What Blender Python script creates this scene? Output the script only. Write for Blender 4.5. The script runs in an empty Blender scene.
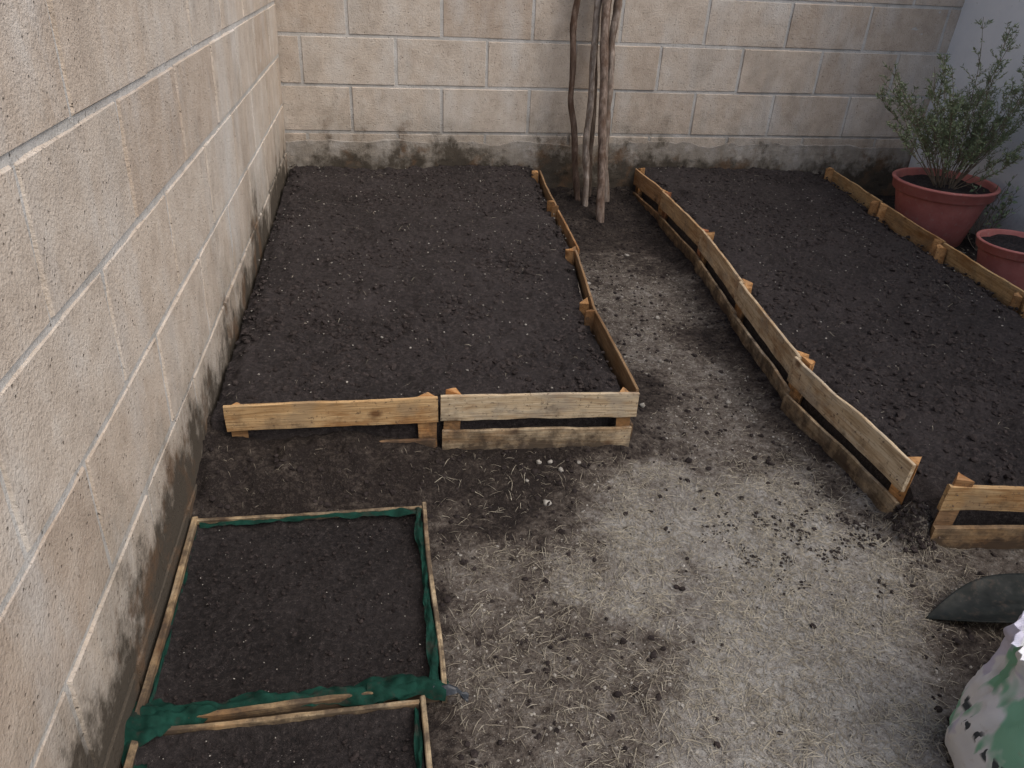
import bpy, bmesh, math, random
import numpy as np
from mathutils import Matrix, Vector
random.seed(7); rng=np.random.default_rng(7)
SC=bpy.context.scene; COL=bpy.context.collection
SC.view_settings.view_transform='Standard'; SC.view_settings.look='None'; SC.view_settings.exposure=0

# ------------------------------------------------------------ camera
H=1.15
F=Vector((.1648,.8454,-.5079)).normalized()
R=Vector((.9854,-.1636,.0475)); R=(R-F*R.dot(F)).normalized(); U=R.cross(F)
cam=bpy.data.cameras.new("camera"); co=bpy.data.objects.new("camera",cam); COL.objects.link(co)
co.matrix_world=Matrix(((R.x,U.x,-F.x,0),(R.y,U.y,-F.y,0),(R.z,U.z,-F.z,H),(0,0,0,1)))
cam.lens=36*770/1024; cam.sensor_width=36; cam.clip_start=.02; cam.clip_end=1000; SC.camera=co

# ------------------------------------------------------------ light
w=bpy.data.worlds.new("World"); SC.world=w; w.use_nodes=True
SAZ,SEL=128,52
nt=w.node_tree; bg=nt.nodes['Background']; sky=nt.nodes.new('ShaderNodeTexSky')
sky.sky_type='NISHITA'; sky.sun_disc=False; sky.sun_elevation=math.radians(SEL); sky.sun_rotation=math.radians(SAZ)
sky.air_density=1.0; sky.dust_density=4.0; sky.ozone_density=.8
nt.links.new(sky.outputs[0],bg.inputs[0]); bg.inputs[1].default_value=.15
sl=bpy.data.lights.new("sun","SUN"); sl.energy=2.0; sl.angle=math.radians(65); sl.color=(1,.955,.90)
so=bpy.data.objects.new("sun",sl); COL.objects.link(so)
sd=Vector((math.sin(math.radians(SAZ))*math.cos(math.radians(SEL)),math.cos(math.radians(SAZ))*math.cos(math.radians(SEL)),math.sin(math.radians(SEL))))
so.rotation_euler=sd.to_track_quat('Z','Y').to_euler(); so.location=(0,0,5)

# ------------------------------------------------------------ noise
def h2(ix,iy,s):
    n=(ix.astype(np.int64)*374761393+iy.astype(np.int64)*668265263+s*974126177)&0xffffffff
    n=((n^(n>>13))*1274126177)&0xffffffff
    n=((n^(n>>15))*1103515245)&0xffffffff
    return ((n^(n>>16))&0xffff)/65535.0
def vn(x,y,sc,s=0):
    x=np.asarray(x,float)/sc+13.7*s; y=np.asarray(y,float)/sc+7.3*s
    ix=np.floor(x); iy=np.floor(y); fx=x-ix; fy=y-iy
    fx=fx*fx*(3-2*fx); fy=fy*fy*(3-2*fy)
    a=h2(ix,iy,s); b=h2(ix+1,iy,s); c=h2(ix,iy+1,s); d=h2(ix+1,iy+1,s)
    return (a*(1-fx)+b*fx)*(1-fy)+(c*(1-fx)+d*fx)*fy
def fbm(x,y,sc,s=0,o=4):
    r=0;a=.5;t=0
    for i in range(o): r=r+a*vn(x,y,sc/2**i,s+i*3+1); t+=a; a*=.5
    return r/t
def ss(a,b,x):
    t=np.clip((np.asarray(x,float)-a)/(b-a),0,1); return t*t*(3-2*t)

# ------------------------------------------------------------ mesh helpers
def mkmesh(name,V,Fc,mat=None,smooth=False,parent=None,attr=None):
    V=np.asarray(V,np.float32); me=bpy.data.meshes.new(name)
    if isinstance(Fc,np.ndarray):
        n,k=Fc.shape
        me.vertices.add(len(V)); me.vertices.foreach_set('co',V.ravel())
        me.loops.add(n*k); me.loops.foreach_set('vertex_index',Fc.astype(np.int32).ravel())
        me.polygons.add(n); me.polygons.foreach_set('loop_start',np.arange(0,n*k,k,dtype=np.int32))
        me.polygons.foreach_set('loop_total',np.full(n,k,np.int32))
    else: me.from_pydata([tuple(v) for v in V.tolist()],[],Fc)
    me.update(calc_edges=True)
    me.polygons.foreach_set('use_smooth',[smooth]*len(me.polygons))
    if attr:
        for k2,v2 in attr.items():
            a=me.attributes.new(k2,'FLOAT','POINT'); a.data.foreach_set('value',np.asarray(v2,np.float32))
    o=bpy.data.objects.new(name,me); COL.objects.link(o)
    if mat: me.materials.append(mat)
    if parent: o.parent=parent
    return o
def gridf(nu,nv):
    i=np.arange(nu-1)[:,None]; j=np.arange(nv-1)[None,:]
    a=(i*nv+j).ravel(); return np.stack([a,a+nv,a+nv+1,a+1],1)
def empty(name,loc=(0,0,0)):
    o=bpy.data.objects.new(name,None); COL.objects.link(o); o.location=loc; o.empty_display_size=.1; return o

# ------------------------------------------------------------ materials
class M:
    def __init__(s,name,rough=.9,spec=.3):
        s.m=bpy.data.materials.new(name); s.m.use_nodes=True; s.t=s.m.node_tree; s.b=s.t.nodes['Principled BSDF']
        s.b.inputs['Roughness'].default_value=rough; s.b.inputs['Specular IOR Level'].default_value=spec
    def n(s,t,**k):
        x=s.t.nodes.new(t)
        for a,v in k.items(): setattr(x,a,v)
        return x
    def l(s,a,b): s.t.links.new(a,b)
    def coord(s,kind='Object'):
        if kind=='World': return s.n('ShaderNodeNewGeometry').outputs['Position']
        return s.n('ShaderNodeTexCoord').outputs[kind]
    def map(s,c,scale=(1,1,1),loc=None):
        x=s.n('ShaderNodeMapping'); s.l(c,x.inputs[0]); x.inputs['Scale'].default_value=scale
        if loc is not None: s.l(loc,x.inputs['Location'])
        return x.outputs[0]
    def noise(s,c,sc,det=4,rough=.55,dist=0):
        x=s.n('ShaderNodeTexNoise'); s.l(c,x.inputs['Vector']); x.inputs['Scale'].default_value=sc
        x.inputs['Detail'].default_value=det; x.inputs['Roughness'].default_value=rough; x.inputs['Distortion'].default_value=dist
        return x.outputs[0]
    def vor(s,c,sc,feat='F1'):
        x=s.n('ShaderNodeTexVoronoi',feature=feat); s.l(c,x.inputs['Vector']); x.inputs['Scale'].default_value=sc; return x.outputs['Distance']
    def ramp(s,f,st):
        x=s.n('ShaderNodeValToRGB'); s.l(f,x.inputs[0]); e=x.color_ramp.elements
        while len(e)<len(st): e.new(.5)
        for i,(p,c) in enumerate(st):
            e[i].position=p; e[i].color=(c,c,c,1) if not hasattr(c,'__len__') else (*c,1)
        return x.outputs[0]
    def mix(s,f,a,b,bt='MIX'):
        x=s.n('ShaderNodeMix',data_type='RGBA',blend_type=bt)
        for inp,v in ((x.inputs[0],f),(x.inputs[6],a),(x.inputs[7],b)):
            if isinstance(v,(int,float)): inp.default_value=v if inp==x.inputs[0] else (v,v,v,1)
            elif isinstance(v,tuple): inp.default_value=(*v,1)
            else: s.l(v,inp)
        return x.outputs[2]
    def math(s,op,a,b=None,cl=False):
        x=s.n('ShaderNodeMath',operation=op,use_clamp=cl)
        for i,v in ((0,a),(1,b)):
            if v is None: continue
            if isinstance(v,(int,float)): x.inputs[i].default_value=v
            else: s.l(v,x.inputs[i])
        return x.outputs[0]
    def z(s,c):
        x=s.n('ShaderNodeSeparateXYZ'); s.l(c,x.inputs[0]); return x.outputs[2]
    def attr(s,n):
        x=s.n('ShaderNodeAttribute',attribute_name=n); return x.outputs['Fac']
    def bump(s,f,d,st=1,prev=None):
        x=s.n('ShaderNodeBump'); s.l(f,x.inputs['Height']); x.inputs['Distance'].default_value=d; x.inputs['Strength'].default_value=st
        if prev: s.l(prev,x.inputs['Normal'])
        return x.outputs[0]
    def fin(s,col,nrm=None,rough=None):
        if isinstance(col,tuple): s.b.inputs['Base Color'].default_value=(*col,1)
        else: s.l(col,s.b.inputs['Base Color'])
        if nrm: s.l(nrm,s.b.inputs['Normal'])
        if rough: s.l(rough,s.b.inputs['Roughness'])
        return s.m

def mat_block(name,mortar=False,plinth=False):
    m=M(name,.93,.15); p=m.coord('World'); zz=m.z(p)
    med=m.noise(p,14,5,.65); fine=m.noise(p,170,3,.7); grit=m.noise(p,420,2,.6)
    if mortar: c=m.ramp(med,[(.3,(.41,.40,.375)),(.7,(.56,.55,.53))])
    elif plinth: c=m.ramp(med,[(.3,(.17,.15,.125)),(.5,(.27,.245,.215)),(.72,(.38,.36,.335))])
    else:
        c=m.ramp(med,[(.28,(.43,.37,.31)),(.5,(.53,.465,.395)),(.75,(.61,.56,.495))])
        tint=m.ramp(m.attr('blk'),[(0,(.84,.79,.75)),(.5,(1,.97,.94)),(1,(1.0,1.0,1.0))])
        c=m.mix(1,c,tint,'MULTIPLY')
    st=m.noise(m.map(p,(5,5,1.6)),1.3,5,.6)
    c=m.mix(m.ramp(st,[(.48,0),(.70,.6)]),c,(.59,.58,.555))
    dr=m.noise(m.map(p,(3,3,1.2)),1.9,5,.65); c=m.mix(m.ramp(dr,[(.53,0),(.70,.40)]),c,(.27,.235,.20))
    c=m.mix(m.ramp(fine,[(.30,.6),(.44,0)]),c,(.22,.18,.145))
    c=m.mix(m.ramp(grit,[(.60,0),(.75,.55)]),c,(.70,.66,.60))
    pits=m.vor(p,85)
    pm=m.math('MULTIPLY',m.ramp(pits,[(.10,1),(.22,0)]),m.ramp(m.noise(p,30,2),[(.5,0),(.6,1)]))
    c=m.mix(m.math('MULTIPLY',pm,.65),c,(.14,.115,.09))
    dn=m.noise(m.map(p,(1,1,.6)),5.5,6,.65); d2=m.noise(p,24,5,.75)
    lvl=m.math('ADD',zz,m.math('MULTIPLY',m.math('SUBTRACT',dn,.5),-.66))
    lvl=m.math('ADD',lvl,m.math('MULTIPLY',m.math('SUBTRACT',d2,.5),-.28))
    c=m.mix(m.ramp(lvl,[(.17,.68),(.40,0)]),c,(.235,.205,.165))
    c=m.mix(m.ramp(lvl,[(.14,.92),(.245,0)]),c,(.055,.045,.034))
    bs=m.noise(p,9,4,.6); c=m.mix(m.math('MULTIPLY',m.ramp(lvl,[(.18,1),(.3,0)]),m.ramp(bs,[(.53,0),(.64,.6)])),c,(.15,.09,.052))
    n=m.bump(m.math('ADD',fine,m.math('MULTIPLY',med,.8)),.004,.8)
    n=m.bump(pm,-.004,.8,n)
    return m.fin(c,n)
def mat_soil(name,light=1.0):
    m=M(name,.86,.28); p=m.coord('World')
    a=m.noise(p,4.5,6,.65); b=m.noise(p,95,5,.75); g=m.noise(p,300,3,.7)
    k=light
    c=m.ramp(b,[(.3,(.010*k,.0075*k,.0075*k)),(.5,(.030*k,.0235*k,.0228*k)),(.70,(.080*k,.065*k,.062*k))])
    c=m.mix(m.ramp(a,[(.45,0),(.68,.5)]),c,(.064*k,.053*k,.052*k))
    c=m.mix(m.ramp(a,[(.30,.6),(.46,0)]),c,(.013*k,.0095*k,.009*k))
    v=m.vor(p,260); sp=m.math('MULTIPLY',m.ramp(v,[(.13,1),(.2,0)]),m.ramp(m.noise(p,95,2),[(.50,0),(.60,1)]))
    c=m.mix(m.math('MULTIPLY',sp,.6),c,(.19,.165,.15))
    n=m.bump(b,.012,1); n=m.bump(g,.004,.9,n)
    return m.fin(c,n,m.ramp(a,[(.3,.68),(.7,.95)]))
def mat_ground():
    m=M("ground_earth",.93,.15); p=m.coord('World'); dry=m.attr('dry')
    e=m.noise(p,5,6,.7); a=m.noise(p,20,5,.65); b=m.noise(p,85,4,.7); g=m.noise(p,300,3,.7)
    f=m.math('ADD',dry,m.math('MULTIPLY',m.math('SUBTRACT',a,.5),.65))
    f=m.math('ADD',f,m.math('MULTIPLY',m.math('SUBTRACT',e,.5),.60))
    f=m.math('ADD',f,m.math('MULTIPLY',m.math('SUBTRACT',b,.5),1.05))
    c=m.ramp(f,[(.0,(.020,.0155,.014)),(.2,(.050,.040,.034)),(.45,(.125,.107,.091)),(.72,(.235,.219,.198)),(1,(.36,.348,.322))])
    v=m.vor(p,210); sp=m.math('MULTIPLY',m.ramp(v,[(.12,1),(.2,0)]),m.ramp(dry,[(.1,.1),(.6,.7)]))
    c=m.mix(sp,c,(.40,.38,.345))
    dk=m.ramp(m.noise(p,130,3,.7),[(.32,.8),(.45,0)])
    c=m.mix(dk,c,(.06,.05,.042))
    n=m.bump(b,.010,.9); n=m.bump(g,.003,.9,n)
    return m.fin(c,n)
def mat_wood():
    m=M("pine_slat",.8,.18); oi=m.n('ShaderNodeObjectInfo')
    cv=m.n('ShaderNodeCombineXYZ')
    for i in range(3): m.l(m.math('MULTIPLY',oi.outputs['Random'],[37.,91.,53.][i]),cv.inputs[i])
    p=m.map(m.coord('Object'),(1,1,1),cv.outputs[0])
    g=m.noise(m.map(p,(2.2,26,26)),2.2,5,.65,.8); f=m.noise(m.map(p,(8,160,160)),1.6,3,.6); big=m.noise(m.map(p,(3,8,8)),1.9,5,.65)
    c=m.ramp(g,[(.3,(.38,.285,.175)),(.48,(.57,.465,.325)),(.7,(.68,.60,.455))])
    c=m.mix(m.ramp(f,[(.35,.55),(.52,0)]),c,(.26,.175,.10))
    kn=m.vor(m.map(p,(7,11,11)),1.0); c=m.mix(m.ramp(kn,[(.06,.85),(.15,0)]),c,(.12,.06,.03))
    c=m.mix(m.ramp(big,[(.50,0),(.64,.7)]),c,(.29,.165,.075))
    gr=m.noise(m.map(p,(5,7,7)),2.3,4,.6); c=m.mix(m.ramp(gr,[(.50,0),(.64,.55)]),c,(.31,.285,.25))
    c=m.mix(1,c,oi.outputs['Color'],'MULTIPLY')
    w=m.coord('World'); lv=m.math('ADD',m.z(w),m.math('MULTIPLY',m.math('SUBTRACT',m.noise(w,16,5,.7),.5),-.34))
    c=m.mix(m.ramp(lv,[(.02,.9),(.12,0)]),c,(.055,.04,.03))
    sp=m.ramp(m.noise(w,90,4,.75),[(.58,0),(.67,.8)]); c=m.mix(sp,c,(.08,.055,.04))
    n=m.bump(f,.0018,.8); n=m.bump(g,.002,.5,n)
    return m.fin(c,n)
def mat_simple(name,c1,c2,sc,rough=.9,spec=.2,bd=.002,bs=None,kind='World'):
    m=M(name,rough,spec); p=m.coord(kind); a=m.noise(p,sc,5,.65)
    c=m.ramp(a,[(.3,c1),(.7,c2)]); return m.fin(c,m.bump(m.noise(p,bs or sc*3,4,.6),bd,.8))
MB=mat_block("concrete_block"); MM=mat_block("mortar",mortar=True); MP=mat_block("damp_plinth",plinth=True)
MS=mat_soil("damp_soil",1.0); MS2=mat_soil("seedbed_soil",.72); MG=mat_ground(); MW=mat_wood()
MCL=mat_simple("soil_clod",(.012,.009,.0088),(.062,.050,.047),70,.9,.2,.004,200)
MCD=mat_simple("dark_soil_clod",(.012,.009,.0088),(.042,.033,.031),60,.9,.2,.004,150)
MST=mat_simple("dry_straw",(.20,.175,.13),(.46,.425,.345),60,.9,.15,.0003)
MSD=mat_simple("dull_straw",(.13,.11,.085),(.36,.325,.26),60,.9,.15,.0003)
MPB=mat_simple("pebble",(.16,.145,.125),(.42,.40,.36),45,.9,.2,.001,200)

# ------------------------------------------------------------ block walls
CH=.205; PITCH=.41
def block_wall(name,length,a0,even_ph,odd_ph,plinth_h,ncourse,zt,pth):
    """wall face in local plane y=0, runs +x from a0, body toward +y"""
    e=empty(name)
    V=[];Fc=[];A=[]
    def block(x0,x1,z0,z1,dy,rv):
        c=.004; d=.15; j=lambda:random.uniform(-.0015,.0015)
        b=len(V)
        for (ix,iz) in ((x0,z0),(x1,z0),(x1,z1),(x0,z1)):
            V.append((ix+j(),dy+c+.004,iz+j()))
        cx=(x0+x1)/2;cz=(z0+z1)/2
        for (ix,iz) in ((x0,z0),(x1,z0),(x1,z1),(x0,z1)):
            V.append((ix+(c if ix<cx else -c)+j(),dy+random.uniform(-.001,.001),iz+(c if iz<cz else -c)+j()))
        for (ix,iz) in ((x0,z0),(x1,z0),(x1,z1),(x0,z1)): V.append((ix,dy+d,iz))
        A.extend([rv]*12)
        Fc.append((b+4,b+5,b+6,b+7))
        for i in range(4):
            k=(i+1)%4; Fc.append((b+i,b+k,b+4+k,b+4+i)); Fc.append((b+8+i,b+8+k,b+k,b+i))
        Fc.append((b+11,b+10,b+9,b+8))
    for k in range(ncourse):
        z0=.102+CH*k-CH+.005; z1=z0+CH-.009
        if z1<plinth_h: continue
        ph=even_ph if (k-1)%2==0 else odd_ph
        x=ph-PITCH*math.ceil((ph-a0)/PITCH+1)
        while x<a0+length:
            x0=max(x+.0045,a0); x1=min(x+PITCH-.0045,a0+length)
            if x1-x0>.02: block(x0,x1,max(z0,-.1),z1,random.uniform(-.0015,.0015),random.random())
            x+=PITCH
    mkmesh(name+"_blocks",V,Fc,MB,attr={'blk':A},parent=e)
    nx=int(length/.02); nz=int((zt+.1)/.02)
    xs=np.linspace(a0,a0+length,nx); zs=np.linspace(-.1,zt-.012,nz); X,Z=np.meshgrid(xs,zs,indexing='ij')
    Y=.0035+.006*(fbm(X,Z,.07,3)-.5)
    mkmesh(name+"_mortar",np.stack([X,Y,Z],-1).reshape(-1,3),gridf(nx,nz),MM,True,e)
    nx=int(length/.012); nz=max(int((plinth_h+.1)/.012),6)
    xs=np.linspace(a0,a0+length,nx); tt=np.linspace(0,1,nz); X,T=np.meshgrid(xs,tt,indexing='ij')
    top=plinth_h+.05*(fbm(X,X*0,.12,5)-.5)
    Z=-.1+(top+.1)*T
    Y=-.002-pth*fbm(X,Z,.07,9)*ss(1.0,.75,T)+.003*(vn(X,Z,.02,4)-.5)
    Y=np.where(T>.98,.008,Y)
    mkmesh(name+"_base_render",np.stack([X,Y,Z],-1).reshape(-1,3),gridf(nx,nz),MP,False,e)
    return e
bw=block_wall("concrete_block_wall",3.45,-.5,-.293,-.0885,.277,10,1.94,.010); bw.location=(0,3.72,0)
ang=.0088; LEAN=.045
lw=block_wall("concrete_block_wall",4.6,-.9,1.137,.932,.03,10,1.94,.003)
lw.matrix_world=Matrix(((math.sin(ang),-math.cos(ang),LEAN,-.428),(math.cos(ang),math.sin(ang),0,0),(0,0,1,0),(0,0,0,1)))
def solidbox(name,x0,x1,y0,y1,z0,z1,mat,parent=None):
    V=[(x,y,z) for x in (x0,x1) for y in (y0,y1) for z in (z0,z1)]
    return mkmesh(name,V,[(0,1,3,2),(4,6,7,5),(0,4,5,1),(2,3,7,6),(0,2,6,4),(1,5,7,3)],mat,parent=parent)
def wx(y): return -.428+ang*y

mw=M("white_paint",.7,.3); p=mw.coord('World')
c=mw.ramp(mw.noise(p,5,5,.6),[(.3,(.76,.78,.79)),(.7,(.86,.87,.87))])
lv=mw.math('ADD',mw.z(p),mw.math('MULTIPLY',mw.math('SUBTRACT',mw.noise(p,9,5,.7),.5),-.3))
c=mw.mix(mw.ramp(lv,[(.03,.8),(.2,0)]),c,(.2,.18,.15)); c=mw.mix(mw.ramp(mw.noise(p,60,3,.7),[(.66,0),(.75,.5)]),c,(.35,.34,.32))
MWH=mw.fin(c,mw.bump(mw.noise(p,60,4),.003,.6))
ww=empty("white_wall")
ny,nz=160,80; ys=np.linspace(-.5,3.76,ny); zs=np.linspace(-.05,1.98,nz); Y,Z=np.meshgrid(ys,zs,indexing='ij')
X=2.80+.045*Z+.006*(fbm(Y,Z,.25,3)-.5)
mkmesh("plaster_face",np.stack([X,Y,Z],-1).reshape(-1,3),gridf(ny,nz)[:,::-1],MWH,True,ww)
solidbox("wall_core",2.91,3.04,-.5,3.9,-.05,1.985,MWH,ww)

# ------------------------------------------------------------ ground
LR=([1.0,1.58,2.07,2.55,3.07,3.72],[.60,.615,.635,.71,.742,.775])
RL=([1.0,1.19,1.70,2.20,2.70,3.25,3.72],[1.14,1.14,1.135,1.19,1.255,1.275,1.275])
RRt=([1.0,2.08,2.63,3.235,3.72],[2.08,2.155,2.20,2.26,2.31])
def dryness(x,y):
    n=fbm(x,y,.25,21)-.5; n2=fbm(x,y,.09,25)-.5
    xx=x+.34*n+.22*n2; yy=y+.32*n+.20*n2
    lx=np.interp(yy,[.3,.7,.93,1.18,1.45,1.7],[.30,.36,.42,.40,.50,.66])
    rx=np.interp(yy,[.3,.7,.97,1.3,1.6],[.90,1.02,1.14,1.16,1.08])
    core=ss(-.14,.14,xx-lx)*ss(-.12,.16,rx-xx)*ss(1.70,1.30,yy)
    mid=ss(.0,.16,xx)*ss(1.46,1.22,yy)*.38
    path=ss(.60,.88,xx)*ss(1.26,.96,xx)*ss(1.25,1.5,yy)*ss(3.25,2.6,yy)*.42
    d=np.maximum(.82*core,np.maximum(mid,path))
    d=np.maximum(d,.42*ss(.9,.7,yy)*ss(.05,.2,xx))
    d=d*(1-.7*np.exp(-((x-1.10)/.10)**2-((y-.84)/.07)**2))
    return np.clip(d+.02,0,1)
def gheight(x,y):
    d=dryness(x,y); inside=ss(-.7,-.4,x)*ss(3.2,2.9,x)*ss(0,.3,y)*ss(4.1,3.8,y)
    h=.012*(fbm(x,y,.35,2)-.5)+(1-d)*(.012*(fbm(x,y,.06,5)-.4)+.006*vn(x,y,.016,8))+d*.005*vn(x,y,.02,8)+.002*vn(x,y,.009,12)
    mound=.05*ss(1.30,1.56,y)*ss(.25,-.15,x)*ss(1.9,1.6,y) + .018*ss(1.38,1.53,y)*ss(.75,.5,x)*ss(1.9,1.6,y)
    mound=mound+.05*ss(2.95,3.6,y)*ss(.7,.9,x)*ss(1.35,1.2,x)
    mound=mound+.10*np.exp(-((x-1.165)/.04)**2-((y-1.165)/.045)**2)
    e=np.abs(x-np.interp(y,*RL)); mound=mound+.02*ss(.09,.0,e)*ss(1.15,1.3,y)
    e=np.abs(x-np.interp(y,*LR)); mound=mound+.03*ss(.10,.0,e)*ss(1.5,1.65,y)
    mound=mound+.03*ss(.10,.0,np.abs(x-wx(y)))*(.4+.6*ss(1.3,1.4,y))
    return (h+mound*(.7+.6*fbm(x,y,.05,31)))*inside
xs=np.concatenate([[-300,-60,-15,-4,-1.5,-.8],np.arange(-.5,1.5,.0075),np.arange(1.5,2.85,.02),[3.2,4,8,30,100,300]])
ys=np.concatenate([[-300,-60,-15,-4,-1,-.2,.1],np.arange(.3,3.0,.0075),np.arange(3.0,3.8,.014),[4.2,6,12,40,120,300]])
X,Y=np.meshgrid(xs,ys,indexing='ij'); Z=gheight(X,Y)
mkmesh("ground",np.stack([X,Y,Z],-1).reshape(-1,3),gridf(len(xs),len(ys)),MG,True,attr={'dry':dryness(X,Y).ravel()})

# ------------------------------------------------------------ scatter
t=(1+5**.5)/2
ICO=np.array([(-1,t,0),(1,t,0),(-1,-t,0),(1,-t,0),(0,-1,t),(0,1,t),(0,-1,-t),(0,1,-t),(t,0,-1),(t,0,1),(-t,0,-1),(-t,0,1)])/math.sqrt(1+t*t)
IF=np.array([(0,11,5),(0,5,1),(0,1,7),(0,7,10),(0,10,11),(1,5,9),(5,11,4),(11,10,2),(10,7,6),(7,1,8),(3,9,4),(3,4,2),(3,2,6),(3,6,8),(3,8,9),(4,9,5),(2,4,11),(6,2,10),(8,6,7),(9,8,1)])
def subd(V,Fs):
    V=[tuple(v) for v in V]; mem={}; out=[]
    def mid(a,b):
        k=(min(a,b),max(a,b))
        if k not in mem:
            v=np.array(V[a])+np.array(V[b]); v/=np.linalg.norm(v); mem[k]=len(V); V.append(tuple(v))
        return mem[k]
    for a,b,c in Fs:
        x,y,z=mid(a,b),mid(b,c),mid(c,a); out+= [(a,x,z),(x,b,y),(z,y,c),(x,y,z)]
    return np.array(V),np.array(out)
ICO2,IF2=subd(ICO,IF)
def lumps(name,P,S,mat,parent=None,big=False,flat=.7):
    B,Bf=(ICO2,IF2) if big else (ICO,IF); n=len(P); k=len(B)
    q=rng.normal(size=(n,4)); q/=np.linalg.norm(q,axis=1)[:,None]
    a,b,c,d=q.T
    Rm=np.stack([1-2*(c*c+d*d),2*(b*c-a*d),2*(b*d+a*c),2*(b*c+a*d),1-2*(b*b+d*d),2*(c*d-a*b),2*(b*d-a*c),2*(c*d+a*b),1-2*(b*b+c*c)],1).reshape(n,3,3)
    V=B[None]*(1+.28*rng.uniform(-1,1,(n,k,1)))*rng.uniform(.65,1.2,(n,1,3))
    V=np.einsum('nij,nkj->nki',Rm,V)*S[:,None,None]; V[:,:,2]*=flat; V+=P[:,None]
    Fx=(Bf[None]+(np.arange(n)*k)[:,None,None]).reshape(-1,3)
    return mkmesh(name,V.reshape(-1,3),Fx,mat,big,parent)
def sizes(n,a,b,pw=2.5): return a+(b-a)*rng.random(n)**pw

# ------------------------------------------------------------ soil beds
def soil_h(x,y,base,s):
    h=base+.034*(fbm(x,y,.34,s)-.5)+.024*(fbm(x,y,.07,s+5)-.5)+.010*(vn(x,y,.022,s+9)-.5)+.006*(vn(x,y,.011,s+11)-.5)
    c=vn(x,y,.06,s+17); return h+.012*np.maximum(0,c-.72)/.28
def soil_bed(name,lf,rf,y0,y1,base,s,res,mat,parent,edge=.015):
    nu=int((rf(1.8)-lf(1.8))/res); nv=int((y1(0.)-y0(0.))/res)
    u=np.linspace(0,1,nu)[:,None]*np.ones((1,nv)); v=np.linspace(0,1,nv)[None]*np.ones((nu,1))
    Y=y0(u)+(y1(u)-y0(u))*v; X=lf(Y)+(rf(Y)-lf(Y))*u
    Z=soil_h(X,Y,base(X,Y),s)
    ed=np.minimum(np.minimum(u,1-u)*(nu*res),v*(nv*res)); Z=Z-edge*ss(.06,0,ed)
    sk=(u==0)|(u==1)|(v==0)|(v==1)
    Z=np.where(sk,-.01,Z)
    return mkmesh(name,np.stack([X,Y,Z],-1).reshape(-1,3),gridf(nu,nv),mat,True,parent)
bed1=empty("raised_garden_bed"); bed2=empty("raised_garden_bed")
b1=lambda x,y:.148+.008*ss(2.5,3.6,y)+0*x
b2=lambda x,y:.135+.02*ss(2.6,3.6,y)-.025*ss(1.9,2.25,x)-.05*np.exp(-((x-1.15)/.06)**2-((y-1.15)/.06)**2)
lf1=lambda y:wx(np.asarray(y))+.008; rf1=lambda y:np.interp(y,*LR)-.008
lf2=lambda y:np.interp(y,*RL)+.012; rf2=lambda y:np.interp(y,*RRt)-.008
soil_bed("bed_soil",lf1,rf1,lambda u:1.59+0*u,lambda u:3.705+0*u,b1,40,.0055,MS,bed1)
soil_bed("bed_soil",lf2,rf2,lambda u:1.165-.09*u,lambda u:3.705+0*u,b2,60,.0065,MS,bed2)
def bed_clods(lf,rf,ya,yb,base,s,n,parent,mat,a=.0015,b=.011,pw=4):
    y=rng.uniform(ya,yb,n); x=lf(y)+.01+(rf(y)-lf(y)-.02)*rng.random(n)
    k=rng.random(n)<.1+1.4*ss(.3,.75,fbm(x,y,.20,s+33)); x=x[k];y=y[k]; S=sizes(len(x),a,b,pw)
    z=soil_h(x,y,base(x,y),s)
    lumps("soil_clods",np.stack([x,y,z],1),S,mat,parent)
for mat_,nn in ((MCL,9000),(MCD,5000)):
    bed_clods(lf1,rf1,1.61,3.69,b1,40,nn,bed1,mat_)
    bed_clods(lf2,rf2,1.17,3.69,b2,60,nn,bed2,mat_)
bed_clods(lf1,rf1,1.61,3.69,b1,40,130,bed1,MCL,.008,.018,3)
bed_clods(lf2,rf2,1.17,3.69,b2,60,130,bed2,MCL,.008,.018,3)
for lf,rf,ya,base,s,par,n in ((lf1,rf1,1.61,b1,40,bed1,900),(lf2,rf2,1.17,b2,60,bed2,500)):
    y=ya+(3.69-ya)*rng.random(n)**.8; x=lf(y)+(rf(y)-lf(y))*rng.random(n)
    lumps("grit",np.stack([x,y,soil_h(x,y,base(x,y),s)+.003],1),sizes(n,.0009,.0038,3),MPB,par)

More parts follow.
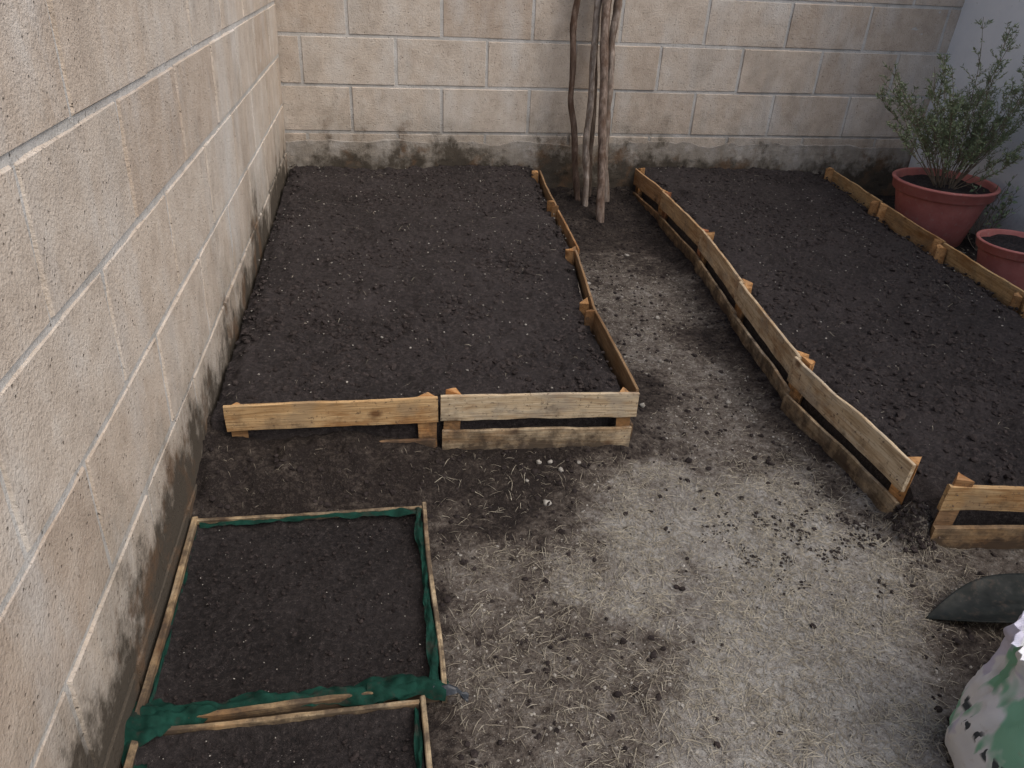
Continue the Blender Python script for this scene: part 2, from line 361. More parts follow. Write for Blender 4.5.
# ------------------------------------------------------------ wood
def slat(name,p0,p1,z0,h,th,parent,tint=(1,1,1),lean=0,chip=0,sag=0,jag=.002):
    p0=Vector(p0);p1=Vector(p1); L=(p1-p0).length; nx=max(6,int(L/.012)); c=min(.0015,th*.2)
    prof=[(-th/2,c),(-th/2,h*.33),(-th/2,h*.66),(-th/2,h-c),(-th/2+c,h),(th/2-c,h),(th/2,h-c),(th/2,h*.5),(th/2,c),(th/2-c,0),(-th/2+c,0)]
    s=random.randint(0,999); V=[];k=len(prof)
    xs=np.linspace(0,L,nx+1); tn=(fbm(xs,xs*0,.09,s)-.5)*2; bn=(fbm(xs,xs*0+3,.07,s+5)-.5)*2; wy=(vn(xs,xs*0,.25,s+9)-.5)*.010
    for i,x in enumerate(xs):
        for (y,z) in prof:
            f=z/h; dz=f*tn[i]*jag*2+(1-f)*(bn[i]*jag*2+chip*max(0,bn[i]+.25))
            V.append((x+(random.uniform(-.001,.001)),y+wy[i],z+dz-sag*math.sin(math.pi*x/L)))
    Fc=[(i*k+j,(i+1)*k+j,(i+1)*k+(j+1)%k,i*k+(j+1)%k) for i in range(nx) for j in range(k)]
    Fc.append(tuple(range(k))); Fc.append(tuple(nx*k+j for j in reversed(range(k))))
    o=mkmesh(name,V,Fc,MW,parent=parent); a=math.atan2(p1.y-p0.y,p1.x-p0.x)
    o.matrix_world=Matrix.Translation((p0.x,p0.y,z0+p0.z))@Matrix.Rotation(a,4,'Z')@Matrix.Rotation(-math.atan2(p1.z-p0.z,L),4,'Y')@Matrix.Rotation(lean,4,'X')
    v=random.uniform(.85,1.08); o.color=(tint[0]*v,tint[1]*v,tint[2]*v,1); return o
def post(name,x,y,z0,h,a,parent,tint,rot=0,lean=(0,0)):
    pr=[(-a,0),(a,0),(a*.15,a*1.3),(-a*.15,a*1.3)]
    V=[];N=5; tz=[random.uniform(-.007,.008) for _ in range(4)]
    for i in range(N+1):
        f=i/N
        for q,(px,py) in enumerate(pr):
            V.append((px+random.uniform(-.0008,.0008),py+random.uniform(-.0008,.0008),h*f+(tz[q] if i==N else 0)))
    Fc=[(i*4+j,i*4+(j+1)%4,(i+1)*4+(j+1)%4,(i+1)*4+j) for i in range(N) for j in range(4)]+[(3,2,1,0),(N*4,N*4+1,N*4+2,N*4+3)]
    o=mkmesh(name,V,Fc,MW,parent=parent)
    o.matrix_world=Matrix.Translation((x,y,z0))@Matrix.Rotation(rot,4,'Z')@Matrix.Rotation(lean[0],4,'X')@Matrix.Rotation(lean[1],4,'Y')
    o.color=(*tint,1); return o
MNL=mat_simple("rusty_nail",(.05,.03,.02),(.12,.08,.06),200,.6,.5,.0002)
LT=(1.03,1.0,.95); BR=(.66,.46,.31); OR=(.90,.60,.36)
def crate_side(p0,p1,bed,inner,tint=LT,tint2=None,H=.18,ht=.078,hb=.068,lean=0,th=.009,posts=(1,1),ptint=OR,zb=.0,chip=.004,za=(0,0)):
    """fruit-crate side: two slats nailed to triangular corner posts"""
    e=empty("crate_panel"); e.parent=bed
    p0=Vector((*p0,za[0])); p1=Vector((*p1,za[1])); d=(p1-p0).normalized(); n=Vector((-d.y,d.x,0))*inner
    slat("top_slat",p0,p1,H-ht,ht,th,e,tint,lean)
    slat("bottom_slat",p0+d*.004,p1-d*.006,zb,hb,th,e,tint2 or tint,lean,chip)
    r=math.atan2(d.y,d.x)+(0 if inner>0 else math.pi)
    for k,(pt,f) in enumerate(((p0,posts[0]),(p1,posts[1]))):
        if f:
            c=pt+(d if k==0 else -d)*.024+n*(th/2+.002)
            v=random.uniform(.65,1.1)
            post("corner_post",c.x,c.y,-.01+pt.z,H+random.uniform(.000,.022),random.uniform(.017,.023),e,tuple(q*v for q in ptint),r+random.uniform(-.15,.15),lean=(lean*inner,random.uniform(-.05,.05)))
            for zz in (H-ht*.3,H-ht*.75,zb+hb*.6):
                g=pt+(d if k==0 else -d)*.022-n*(th/2+.0012)+Vector((0,0,zz))
                lumps("nail",np.array([[g.x,g.y,g.z]]),np.array([.0022]),MNL,e)
    return e
crate_side((-.365,1.585),(.128,1.572),bed1,1,(.84,.68,.49),(.55,.42,.33),H=.180,ht=.070,hb=.06,zb=.0,ptint=OR,chip=.014,za=(-.006,.0))
crate_side((.134,1.574),(.622,1.548),bed1,1,LT,(1.0,.95,.87),H=.180,ht=.070,hb=.068,zb=.012,ptint=OR,za=(0,.0))
DB=(.48,.37,.28)
side=[((.622,1.566),(.636,2.06)),((.646,2.075),(.706,2.55)),((.716,2.565),(.742,3.05)),((.748,3.07),(.778,3.60))]
for i,(a,b) in enumerate(side):
    crate_side(a,b,bed1,1,DB if i!=2 else BR,DB,H=[.178,.168,.166,.168][i],lean=[.03,-.05,.04,-.03][i],posts=(1 if i in(1,2,3) else 0,1),ptint=OR if i%2 else BR,th=.008)
rs=[((1.113,1.69),(1.137,1.192)),((1.183,2.205),(1.128,1.685)),((1.243,2.705),(1.182,2.19)),((1.262,3.215),(1.25,2.70)),((1.252,3.58),(1.268,3.215))]
tt=[LT,(1.06,1.04,1.0),(.98,.90,.80),(.85,.70,.54),(.68,.5,.36)]
for i,(a,b) in enumerate(rs):
    crate_side(a,b,bed2,1,tt[i],(tt[i][0]*.85,tt[i][1]*.83,tt[i][2]*.80),H=.182,ht=.075,hb=.07,zb=0,lean=[-.06,.03,-.04,.02,0][i],ptint=OR if i!=3 else (.7,.36,.24),th=.010,chip=.010)
crate_side((1.172,1.118),(1.66,1.062),bed2,1,(.86,.70,.50),(.80,.64,.47),H=.18,ht=.066,hb=.07,ptint=BR,lean=.05,th=.011)
crate_side((1.668,1.06),(2.07,1.02),bed2,1,(.85,.70,.52),(.78,.63,.48),ptint=BR)
ro=[((2.085,1.03),(2.10,1.52)),((2.108,1.54),(2.142,2.03)),((2.148,2.05),(2.186,2.545)),((2.19,2.56),(2.232,3.05)),((2.24,3.07),(2.305,3.62))]
for i,(a,b) in enumerate(ro):
    crate_side(a,b,bed2,1,(.92,.72,.48) if i%2==0 else (.78,.57,.37),BR,H=.178,lean=[0,.04,-.05,.04,-.03][i],ptint=OR)

# ------------------------------------------------------------ seedling frames
MCLO=M("green_mesh_cloth",.85,.12); p=MCLO.coord('World')
c=MCLO.ramp(MCLO.noise(p,35,4,.6),[(.3,(.004,.018,.013)),(.7,(.009,.050,.036))])
c=MCLO.mix(MCLO.ramp(MCLO.noise(p,26,4,.7),[(.54,0),(.68,.75)]),c,(.035,.030,.025))
MCLO=MCLO.fin(c,MCLO.bump(MCLO.noise(p,700,1),.0006,.7))
def cloth(name,pts,width,parent,amp=.006,drop=.0,s=0,mat=None,nw=10,tw=1.0):
    pts=[Vector(q) for q in pts]; seg=[(pts[i+1]-pts[i]).length for i in range(len(pts)-1)]; L=sum(seg); n=int(L/.0035)
    V=[]
    for i in range(n+1):
        d=L*i/n; k=0
        while k<len(seg)-1 and d>seg[k]: d-=seg[k];k+=1
        p=pts[k].lerp(pts[k+1],min(1,d/seg[k])); t=(pts[k+1]-pts[k]).normalized(); nn=Vector((-t.y,t.x,0))
        q=L*i/n; ww=(width[0]+(width[1]-width[0])*i/n)*(.35+1.3*float(vn(q,0,.05,s)))
        off=(float(vn(q,0,.09,s+21))-.5)*width[0]*.7
        for j in range(nw+1):
            f=j/nw-.5
            a=float(vn(q,f*.06,.020,s+3))-.5; b=float(vn(q+f*.03,f*.09,.011,s+7))-.5
            o=nn*(f*ww+amp*.8*a+off)+t*(amp*.5*b); z=amp*1.3*a+amp*1.1*b+amp*.9*math.cos(f*5.5+q*60*tw)*.6-drop*abs(f)*2
            V.append(p+o+Vector((0,0,z)))
    return mkmesh(name,[tuple(v) for v in V],gridf(n+1,nw+1),mat or MCLO,True,parent)
def seed_frame(x0,x1,y0,y1,s,zt=.045):
    e=empty("seedbed_frame"); h=.05; z0=zt-h
    slat("far_rail",(x0+.006,y1,0),(x1-.006,y1-.006,0),z0,h,.008,e,(.96,.88,.74))
    slat("near_rail",(x0+.006,y0,0),(x1-.006,y0+.002,0),z0,h*.95,.010,e,(.80,.68,.52))
    slat("wall_rail",(x0,y0-.006,0),(x0+.004,y1+.006,0),z0,h,.012,e,(.88,.78,.64))
    slat("path_rail",(x1,y0-.006,0),(x1,y1+.006,0),z0,h,.009,e,(1.02,.97,.86))
    nu=int((x1-x0)/.0045); nv=int((y1-y0)/.0045)
    X,Y=np.meshgrid(np.linspace(x0+.005,x1-.005,nu),np.linspace(y0+.005,y1-.008,nv),indexing='ij')
    d=np.minimum(np.minimum(X-x0,x1-X),np.minimum(Y-y0,y1-Y))
    Z=.026+.014*(fbm(X,Y,.12,s)-.5)+.008*(fbm(X,Y,.025,s+4)-.5)+.003*(vn(X,Y,.009,s+8)-.5)-.006*ss(.0,.05,d)+.008*ss(.03,0,d)
    mkmesh("seedbed_soil",np.stack([X,Y,Z],-1).reshape(-1,3),gridf(nu,nv),MS2,True,e)
    n=1000; x=rng.uniform(x0+.02,x1-.02,n); y=rng.uniform(y0+.02,y1-.02,n)
    lumps("crumbs",np.stack([x,y,.024+0*x],1),sizes(n,.001,.005,3),MCD,e)
    n=110; x=rng.uniform(x0+.02,x1-.02,n); y=rng.uniform(y0+.02,y1-.02,n)
    lumps("grit",np.stack([x,y,.028+0*x],1),sizes(n,.0006,.0016,2),MPB,e)
    return e
f1=seed_frame(-.408,.078,.862,1.342,70)
cloth("mesh_lining",[(-.395,1.331,.038),(-.2,1.328,.042),(.068,1.326,.045)],(.010,.020),f1,.004,.004,1)
cloth("mesh_lining",[(.068,1.33,.045),(.066,1.1,.041),(.064,.87,.045)],(.017,.018),f1,.0045,.004,2)
cloth("mesh_lining",[(-.398,1.32,.030),(-.398,.88,.036)],(.004,.010),f1,.003,.003,3)
cloth("mesh_fold",[(-.405,.868,.046),(-.2,.876,.043),(-.05,.872,.046),(.07,.862,.053)],(.034,.034),f1,.007,.012,4)
cloth("mesh_fold",[(-.425,.838,.052),(-.36,.862,.056),(-.27,.876,.046)],(.085,.02),f1,.011,.022,5)
cloth("mesh_fold",[(-.05,.872,.046),(.03,.868,.060),(.085,.858,.055)],(.03,.04),f1,.010,.018,6)
MBP=mat_simple("dark_plastic",(.014,.017,.022),(.05,.058,.07),60,.4,.4,.001)
cloth("plastic_scrap",[(.06,.858,.050),(.10,.855,.050),(.120,.850,.03)],(.024,.018),f1,.009,.012,8,MBP)
f2=seed_frame(-.406,.042,.36,.842,90,.040)
cloth("mesh_lining",[(.030,.83,.036),(.028,.6,.034),(.03,.38,.034)],(.010,.012),f2,.004,.004,11)
cloth("mesh_lining",[(-.396,.83,.036),(-.396,.4,.036)],(.05,.03),f2,.006,.01,12)

# ------------------------------------------------------------ loose stuff on the ground
def inside_bed(x,y):
    a=(x<np.interp(y,*LR)+.012)&(y>1.55); b=(x>np.interp(y,*RL)-.012)&(x<np.interp(y,*RRt)+.01)&(y>1.16-.1*(x-1.14))
    c=(x<.09)&(y<1.355); d=x<wx(y)+.01
    return a|b|c|d
def pts(n,x0,x1,y0,y1,prob):
    x=rng.uniform(x0,x1,n); y=rng.uniform(y0,y1,n); k=(rng.random(n)<prob(x,y))&~inside_bed(x,y); return x[k],y[k]
x,y=pts(26000,-.42,1.6,.3,3.7,lambda x,y:(1-dryness(x,y))**1.6*(.1+1.2*fbm(x,y,.14,88)))
lumps("soil_clods",np.stack([x,y,gheight(x,y)+.001],1),sizes(len(x),.0012,.009,3.4),MCD)
x,y=pts(5000,.55,1.14,.98,1.38,lambda x,y:np.exp(-((x-.93)/.20)**2-((y-1.17)/.11)**2)*ss(.40,.8,vn(x,y,.04,77))*1.5)
lumps("soil_crumbs",np.stack([x,y,gheight(x,y)+.001],1),sizes(len(x),.001,.0055,2.3),MCD)
x,y=rng.uniform(1.12,1.19,420),rng.uniform(1.10,1.20,420)
lumps("spilled_soil",np.stack([x,y,np.maximum(gheight(x,y),0)+.002],1),sizes(len(x),.0015,.008,3),MCL)
x,y=pts(20000,.1,1.2,.3,3.4,lambda x,y:ss(.1,.7,dryness(x,y))*.8)
lumps("gravel",np.stack([x,y,gheight(x,y)],1),sizes(len(x),.001,.004,3),MPB)
P=[(.365,1.365,.010),(.42,1.47,.008),(.40,1.50,.008),(.37,1.50,.006),(.47,1.49,.005),(.95,2.3,.010),(.86,2.0,.008),(.78,2.6,.009),(.98,1.75,.008),(.33,1.44,.006),(.72,1.75,.009),(1.02,2.9,.010)]
P=np.array(P); lumps("pebbles",np.stack([P[:,0],P[:,1],gheight(P[:,0],P[:,1])+P[:,2]*.3],1),P[:,2],MPB,big=True)
def straw(name,x,y,zf,l0,l1,w0,w1,mat,lh=.006,curl=.16):
    n=len(x); L=l0+(l1-l0)*rng.random(n)**1.8; W=rng.uniform(w0,w1,n); a=rng.uniform(0,2*math.pi,n); cv=rng.normal(0,curl,n); K=5
    V=np.zeros((n,K,2,3)); px=x.copy();py=y.copy(); lift=rng.uniform(0,lh,n)
    for k in range(K):
        ang_=a+cv*(k/(K-1)-.5)*1.6
        nx_,ny_=-np.sin(ang_),np.cos(ang_); ww=W*(1-.6*abs(k/(K-1)*2-1)**2)/2
        z=zf(px,py)+.001+lift*math.sin(math.pi*k/(K-1))
        V[:,k,0]=np.stack([px-nx_*ww,py-ny_*ww,z],1); V[:,k,1]=np.stack([px+nx_*ww,py+ny_*ww,z+.0004],1)
        px=px+np.cos(ang_)*L/(K-1); py=py+np.sin(ang_)*L/(K-1)
    b=(np.arange(n)*K*2)[:,None]+ (np.arange(K-1)*2)[None]; b=b.ravel()
    Fx=np.stack([b,b+2,b+3,b+1],1)
    return mkmesh(name,V.reshape(-1,3),Fx,mat)
x,y=pts(34000,.1,1.25,.3,1.5,lambda x,y:(.04+.96*ss(.35,.8,dryness(x,y)))*(.3+1.0*ss(.3,.7,fbm(x,y,.10,55))))
straw("dry_grass",x,y,gheight,.006,.045,.0005,.0013,MST,.004)
x,y=pts(24000,.09,1.25,.3,1.5,lambda x,y:(.15+.6*ss(.15,.4,dryness(x,y)))*(.15+1.1*ss(.3,.7,fbm(x,y,.12,65))))
straw("dry_grass",x,y,gheight,.006,.04,.0005,.0012,MSD,.004)
x,y=pts(3500,.65,1.15,1.5,3.2,lambda x,y:.5*ss(.1,.4,dryness(x,y)))
straw("dry_grass",x,y,gheight,.006,.025,.0005,.0012,MST)
x,y=pts(350,-.4,.6,1.34,1.55,lambda x,y:.5+0*x)
straw("dry_grass",x,y,gheight,.006,.025,.0004,.001,MSD)
for lf,rf,ya,base,s,par in ((lf1,rf1,1.65,b1,40,bed1),(lf2,rf2,1.2,b2,60,bed2)):
    n=150; y=rng.uniform(ya,3.65,n); x=lf(y)+.03+(rf(y)-lf(y)-.06)*rng.random(n)
    straw("straw_bits",x,y,lambda a,b:soil_h(a,b,base(a,b),s)+.002,.006,.03,.0006,.0012,MST).parent=par

# ------------------------------------------------------------ poles
mb=M("bark",.9,.15); p=mb.coord('World'); g=mb.noise(mb.map(p,(60,60,7)),1.2,5,.7); k=mb.noise(p,22,4,.6)
c=mb.ramp(g,[(.3,(.07,.056,.047)),(.5,(.19,.165,.145)),(.7,(.35,.32,.29))]); c=mb.mix(mb.ramp(k,[(.48,0),(.62,.7)]),c,(.11,.077,.057))
oi=mb.n('ShaderNodeObjectInfo'); c=mb.mix(1,c,oi.outputs['Color'],'MULTIPLY')
MBK=mb.fin(c,mb.bump(g,.005,1))
def tube(name,pts,r0,r1,mat,parent=None,nseg=70,ns=12,s=0,kn=.25,wob=.0):
    pts=np.array(pts,float); tt=np.linspace(0,len(pts)-1,nseg); V=[]
    P=np.stack([np.interp(tt,range(len(pts)),pts[:,i]) for i in range(3)],1)
    ker=np.ones(7)/7
    for i in range(3):
        q=np.pad(P[:,i],3,mode='edge'); P[:,i]=np.convolve(q,ker,'valid')
    L=np.linspace(0,1,nseg)
    P[:,0]+=wob*(vn(L,L*0,.12,s)-.5)*2; P[:,1]+=wob*(vn(L,L*0,.12,s+5)-.5)
    T=np.gradient(P,axis=0); T/=np.linalg.norm(T,axis=1)[:,None]+1e-9
    up=np.array([1,.1,0]) if abs(T[0][2])>.5 else np.array([0,0,1.])
    for i in range(nseg):
        a=np.cross(T[i],up); a/=np.linalg.norm(a); b=np.cross(T[i],a)
        r=(r0+(r1-r0)*L[i])*(1+kn*(float(vn(L[i],0,.05,s+9))-.5)+kn*2*max(0,float(vn(L[i],0,.03,s+13))-.8))
        for j in range(ns):
            th=2*math.pi*j/ns; rr=r*(1+.18*(float(vn(j*.3,L[i],.5,s))-.5)); V.append(P[i]+a*math.cos(th)*rr+b*math.sin(th)*rr)
    Fc=[(i*ns+j,i*ns+(j+1)%ns,(i+1)*ns+(j+1)%ns,(i+1)*ns+j) for i in range(nseg-1) for j in range(ns)]
    Fc+= [tuple(range(ns-1,-1,-1)),tuple((nseg-1)*ns+j for j in range(ns))]
    return mkmesh(name,V,Fc,mat,True,parent)
def pole(pts,r0,r1,s,col,wob=.01):
    o=tube("wooden_pole",pts,r0,r1,MBK,None,90,12,s,.35,wob); o.color=(*col,1); return o
pole([(.955,3.50,.0),(.935,3.55,.22),(.905,3.58,.45),(.91,3.60,.62),(.90,3.63,.80),(.925,3.66,1.05),(.95,3.67,1.45)],.015,.013,1,(.60,.48,.42),.012)
pole([(1.005,3.25,-.02),(1.010,3.38,.35),(1.012,3.50,.70),(1.02,3.60,1.0),(1.03,3.68,1.5)],.019,.017,2,(.85,.74,.68),.007)
pole([(.975,3.44,.0),(.970,3.50,.35),(.985,3.57,.7),(.995,3.62,1.0),(1.0,3.67,1.6)],.016,.015,3,(1.3,1.26,1.22),.006)
pole([(1.085,3.50,.0),(1.068,3.54,.4),(1.070,3.60,.75),(1.095,3.64,1.0),(1.13,3.68,1.5)],.018,.015,4,(1.1,1.02,.96),.007)
pole([(1.045,3.44,.0),(1.035,3.50,.4),(1.040,3.60,.8),(1.055,3.66,1.1),(1.07,3.69,1.4)],.013,.012,5,(.6,.48,.42),.006)
pole([(1.02,3.55,.0),(1.01,3.58,.4),(1.005,3.64,.8),(1.0,3.68,1.2)],.012,.010,9,(.9,.8,.72),.006)

# ------------------------------------------------------------ pots & plants
mt=M("terracotta_plastic",.5,.35); p=mt.coord('World')
c=mt.ramp(mt.noise(p,14,5,.6),[(.3,(.40,.125,.105)),(.7,(.53,.195,.165))])
c=mt.mix(mt.ramp(mt.noise(p,50,4,.7),[(.56,0),(.72,.5)]),c,(.45,.32,.28))
MTC=mt.fin(c,mt.bump(mt.noise(p,50,3),.001,.4),mt.ramp(mt.noise(p,20,3),[(.3,.45),(.7,.7)]))
def lathe(name,prof,mat,parent,n=64):
    V=[(r*math.cos(2*math.pi*i/n),r*math.sin(2*math.pi*i/n),z) for (r,z) in prof for i in range(n)]
    Fc=[(k*n+i,k*n+(i+1)%n,(k+1)*n+(i+1)%n,(k+1)*n+i) for k in range(len(prof)-1) for i in range(n)]
    return mkmesh(name,V,Fc,mat,True,parent)
def pot(name,x,y,r,h):
    e=empty(name,(x,y,0)); rb=r*.64
    prof=[(0,.004),(rb*.96,.004),(rb,.010),(rb+(r*.87-rb)*.5,h*.42),(r*.87,h*.80),(r*.875,h*.81),(r*.93,h*.815),(r*.945,h*.83),(r*.97,h*.95),(r*.995,h*.965),(r,h*.985),(r*.985,h),(r*.93,h),(r*.915,h*.985),(r*.90,h*.93),(r*.86,h*.86)]
    lathe("pot_shell",prof,MTC,e)
    a=np.linspace(0,2*math.pi,49)[:-1]; V=[(0,0,h*.89)]; Fc=[]
    for k in range(1,13):
        for t_ in a:
            rr=r*.885*k/12; V.append((rr*math.cos(t_),rr*math.sin(t_),h*.885+.012*float(vn(rr*math.cos(t_)+9,rr*math.sin(t_),.03,5))-.004*(k/12)))
    for i in range(48): Fc.append((0,1+i,1+(i+1)%48))
    for k in range(11):
        for i in range(48): Fc.append((1+k*48+i,1+(k+1)*48+i,1+(k+1)*48+(i+1)%48,1+k*48+(i+1)%48))
    mkmesh("pot_soil",V,Fc,MS,True,e)
    return e
MLF=mat_simple("shrub_leaf",(.12,.155,.075),(.27,.32,.18),35,.6,.3,.0005)
MLG=mat_simple("weed_leaf",(.10,.15,.07),(.26,.32,.20),40,.6,.3,.0005)
MTW=mat_simple("twig",(.13,.10,.07),(.28,.23,.17),60,.85,.2,.001)
def leafy(name,parent,roots,leafn,ll,lw,mat,xmax=None,stem_r=.0026,tw=(7,11)):
    LV=[];LFc=[]
    def addleaf(p,d,L,W):
        d=d.normalized(); s=d.cross(Vector((random.uniform(-1,1),random.uniform(-1,1),random.uniform(-1,1))))
        if s.length<.01: return
        s.normalize(); b=len(LV); m=p+d*L*.5
        LV.extend([tuple(p),tuple(m+s*W*.5),tuple(p+d*L),tuple(m-s*W*.5)]); LFc.append((b,b+1,b+2,b+3))
    SV=[];SF=[]
    def stem(P,r0,r1,ns=5):
        b0=len(SV);n=len(P)
        for i,q in enumerate(P):
            T=(P[min(i+1,n-1)]-P[max(i-1,0)]).normalized(); a=T.cross(Vector((.3,1,.2))).normalized(); bb=T.cross(a); r=r0+(r1-r0)*i/(n-1)
            for j in range(ns):
                th=2*math.pi*j/ns; SV.append(tuple(q+a*math.cos(th)*r+bb*math.sin(th)*r))
        for i in range(n-1):
            for j in range(ns): SF.append((b0+i*ns+j,b0+i*ns+(j+1)%ns,b0+(i+1)*ns+(j+1)%ns,b0+(i+1)*ns+j))
    def curve(a,b,bow,n):
        out=[];o=Vector((random.uniform(-1,1),random.uniform(-1,1),random.uniform(-.3,.6)))*bow
        for i in range(n+1):
            f=i/n; q=a.lerp(b,f)+o*math.sin(math.pi*f)+Vector((random.uniform(-1,1),random.uniform(-1,1),0))*.003
            if xmax is not None and q.x>xmax: q.x=xmax-random.uniform(0,.02)
            out.append(q)
        return out
    for (a,b,bow) in roots:
        P=curve(Vector(a),Vector(b),bow,14); stem(P,stem_r,.0009)
        for _ in range(random.randint(*tw)):
            i=random.randint(4,13); q=P[i]; T=(P[i+1]-P[i-1]).normalized()
            d=(T*.8+Vector((random.uniform(-1,1),random.uniform(-1,1),random.uniform(-.2,.9)))*.8).normalized(); L=random.uniform(.05,.15)*(1.3-i/16)
            Q=curve(q,q+d*L,.01,6); stem(Q,.0012,.0005,4)
            for _ in range(leafn):
                k=random.randint(1,5); f=random.random(); c0=Q[k].lerp(Q[k+1],f); td=(Q[k+1]-Q[k]).normalized()
                addleaf(c0,td*.7+Vector((random.uniform(-1,1),random.uniform(-1,1),random.uniform(-.6,1))),random.uniform(.6,1.2)*ll,lw*random.uniform(.7,1.2))
        for _ in range(leafn*2):
            i=random.randint(6,13); addleaf(P[i],Vector((random.uniform(-1,1),random.uniform(-1,1),random.uniform(-.3,1))),ll*random.uniform(.6,1.2),lw)
    mkmesh(name+"_stems",SV,SF,MTW,True,parent); mkmesh(name+"_leaves",LV,LFc,mat,False,parent)
p1=pot("potted_shrub",2.52,3.06,.222,.275)
roots=[]
for i in range(46):
    a=random.uniform(0,2*math.pi); sp=random.uniform(.08,.48); hh=random.uniform(.26,.70)*(1-.6*max(0,sp-.15))
    roots.append(((.03*math.cos(a),.03*math.sin(a),.235),(sp*math.cos(a)-.05,sp*math.sin(a)*.8,.24+hh),.05))
leafy("shrub",p1,roots,20,.019,.0046,MLF,.285,.0022,(10,16))
p2=pot("terracotta_pot",2.46,2.49,.150,.20)
wp=empty("weed_plant",(2.66,2.90,0))
roots=[]
for i in range(8):
    a=random.uniform(0,6.28); sp=random.uniform(.04,.13); roots.append(((0,0,0),(sp*math.cos(a),sp*math.sin(a)*1.3,random.uniform(.15,.36)),.03))
leafy("weed",wp,roots,3,.030,.013,MLG,.12,.0018,(3,6))
x=rng.uniform(2.28,2.78,500); y=rng.uniform(2.0,3.65,500); k=(x>np.interp(y,*RRt)+.03); straw("leaf_litter",x[k],y[k],gheight,.01,.04,.002,.007,MSD)

# ------------------------------------------------------------ trowel
mtr=M("dark_painted_steel",.7,.12); p=mtr.coord('World')
c=mtr.ramp(mtr.noise(p,25,5,.65),[(.3,(.010,.012,.012)),(.7,(.026,.030,.028))]); c=mtr.mix(mtr.ramp(mtr.noise(p,50,5,.7),[(.54,0),(.66,.8)]),c,(.05,.040,.033))
MTR=mtr.fin(c,mtr.bump(mtr.noise(p,80,3),.0010,.6),mtr.ramp(mtr.noise(p,30,3),[(.3,.40),(.7,.8)]))
tr=empty("garden_trowel"); nu,nv=44,24; V=[]; BL=.30
for i in range(nu):
    f=i/(nu-1); half=.064*min(1,(math.sin(min(f/.62,1)*math.pi/2))**.95)*(1-.06*max(0,(f-.7)/.3))
    if f>.93: half*=1-.35*(f-.93)/.07
    for j in range(nv):
        g=j/(nv-1)*2-1; rib=.004*math.exp(-(g/.10)**2)*ss(.35,.6,f)
        V.append((f*BL,g*half,.30*half*g*g*1.2+.008*math.sin(f*math.pi)+.022*f+float(rib)))
o=mkmesh("blade",V,gridf(nu,nv),MTR,True,tr); md=o.modifiers.new("s",'SOLIDIFY'); md.thickness=.0022
tube("socket",[(.285,0,.030),(.33,0,.045),(.37,0,.058)],.015,.013,MTR,tr,30,12,3,.02)
MHD=mat_simple("worn_wood_handle",(.16,.085,.04),(.30,.18,.09),40,.6,.3,.0006)
tube("handle",[(.36,0,.056),(.44,0,.068),(.56,0,.085)],.016,.019,MHD,tr,30,14,6,.05)
tr.matrix_world=Matrix.Translation((1.046,.925,.010))@Matrix.Rotation(math.radians(-3),4,'Z')@Matrix.Rotation(math.radians(-2),4,'X')

# ------------------------------------------------------------ sack
ms=M("woven_sack",.6,.3); p=ms.coord('Object'); zc=ms.z(p)
c=ms.ramp(ms.noise(p,6,4,.6),[(.3,(.62,.64,.68)),(.7,(.82,.82,.83))])
pr=ms.noise(ms.map(p,(12,12,5)),1.0,3,.5)
c=ms.mix(ms.ramp(pr,[(.54,0),(.58,.9)]),c,(.16,.42,.27))
pl=ms.noise(ms.map(p,(9,9,12)),1.3,2,.4); c=ms.mix(ms.ramp(pl,[(.60,0),(.64,.6)]),c,(.45,.42,.60))
band=ms.ramp(zc,[(.10,0),(.104,1),(.120,1),(.124,0)]); tx=ms.ramp(ms.noise(ms.map(p,(90,90,30)),1.0,1,.3),[(.52,0),(.54,1)])
c=ms.mix(ms.math('MULTIPLY',band,tx),c,(.05,.06,.07))
c=ms.mix(ms.ramp(ms.noise(p,30,5,.7),[(.60,0),(.74,.4)]),c,(.30,.26,.22))
wv=ms.n('ShaderNodeTexWave',wave_type='BANDS',bands_direction='Z'); ms.l(p,wv.inputs[0]); wv.inputs['Scale'].default_value=120
MSK=ms.fin(c,ms.bump(wv.outputs[1],.0006,.5))
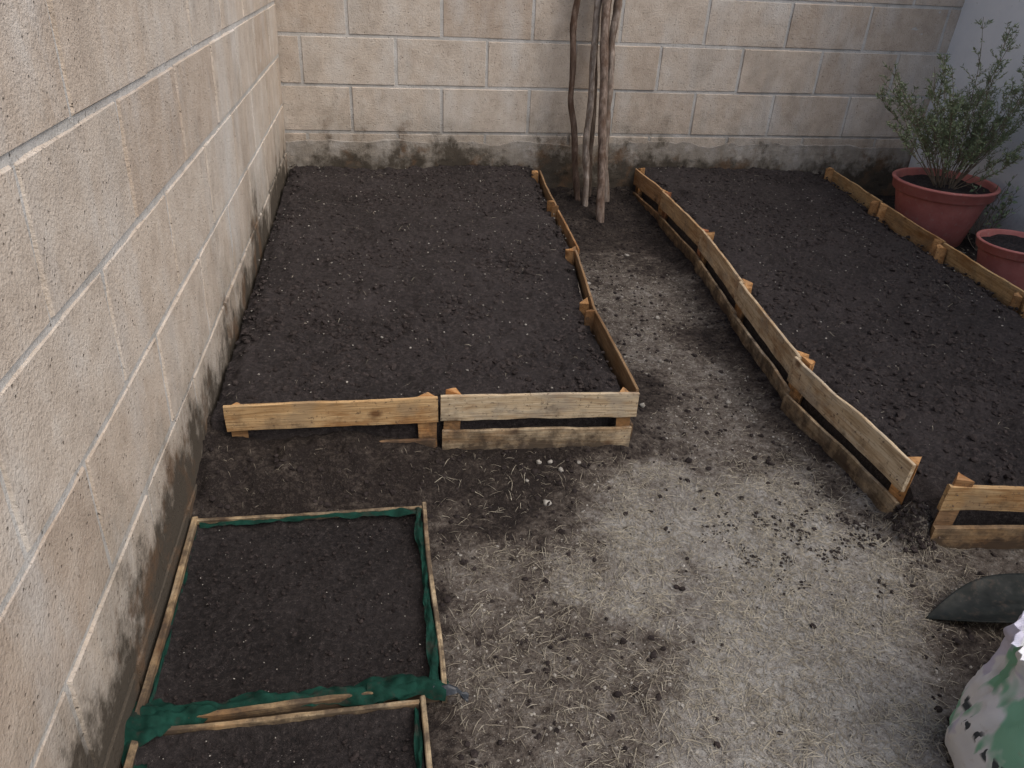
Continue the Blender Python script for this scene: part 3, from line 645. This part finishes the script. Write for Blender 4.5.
sk=empty("soil_sack",(1.118,.555,0)); n=150
prof=[(.95,.0),(1.04,.02),(1.07,.06),(1.06,.11),(1.02,.16),(.97,.19),(.93,.22),(.92,.245),(.94,.264),(.95,.278),(.90,.27),(.86,.24),(.84,.20)]
prof=[(np.interp(t_,range(len(prof)),[q[0] for q in prof]),np.interp(t_,range(len(prof)),[q[1] for q in prof])) for t_ in np.linspace(0,len(prof)-1,70)]
V=[]
for (rr,z) in prof:
    for i in range(n):
        t_=2*math.pi*i/n; cx=abs(math.cos(t_))**.6*math.copysign(1,math.cos(t_)); sy=abs(math.sin(t_))**.6*math.copysign(1,math.sin(t_))
        am=.25+.75*min(1,z/.25)
        w_=1+am*(.09*(float(vn(math.cos(t_)*.5+3,math.sin(t_)*.5+z*1.2,.09,3))-.5)+.16*(float(vn(math.cos(t_)*.5+5,math.sin(t_)*.5+z*.6,.04,6))-.5)*am+.06*(float(vn(math.cos(t_)*.5,math.sin(t_)*.5+z,.02,8))-.5))
        V.append((.235*rr*w_*cx,.155*rr*w_*sy,z+(.040*(float(vn(math.cos(t_)*.5,math.sin(t_)*.5,.08,11))-.5)+.03*(float(vn(math.cos(t_)*.5,math.sin(t_)*.5,.03,12))-.5))*ss(.13,.25,z)))
Fc=[(k*n+i,k*n+(i+1)%n,(k+1)*n+(i+1)%n,(k+1)*n+i) for k in range(len(prof)-1) for i in range(n)]
mkmesh("sack_cloth",V,Fc,MSK,True,sk)
V=[(0,0,.215)];Fc=[]
for k in range(1,15):
    for i in range(60):
        t_=2*math.pi*i/60; rr=k/14*.92; xx=.215*rr*math.cos(t_);yy=.140*rr*math.sin(t_); V.append((xx,yy,.205-.02*rr+.02*float(fbm(xx,yy,.04,7))))
for i in range(60): Fc.append((0,1+i,1+(i+1)%60))
for k in range(13):
    for i in range(60): Fc.append((1+k*60+i,1+(k+1)*60+i,1+(k+1)*60+(i+1)%60,1+k*60+(i+1)%60))
mkmesh("sack_soil",V,Fc,MS,True,sk)
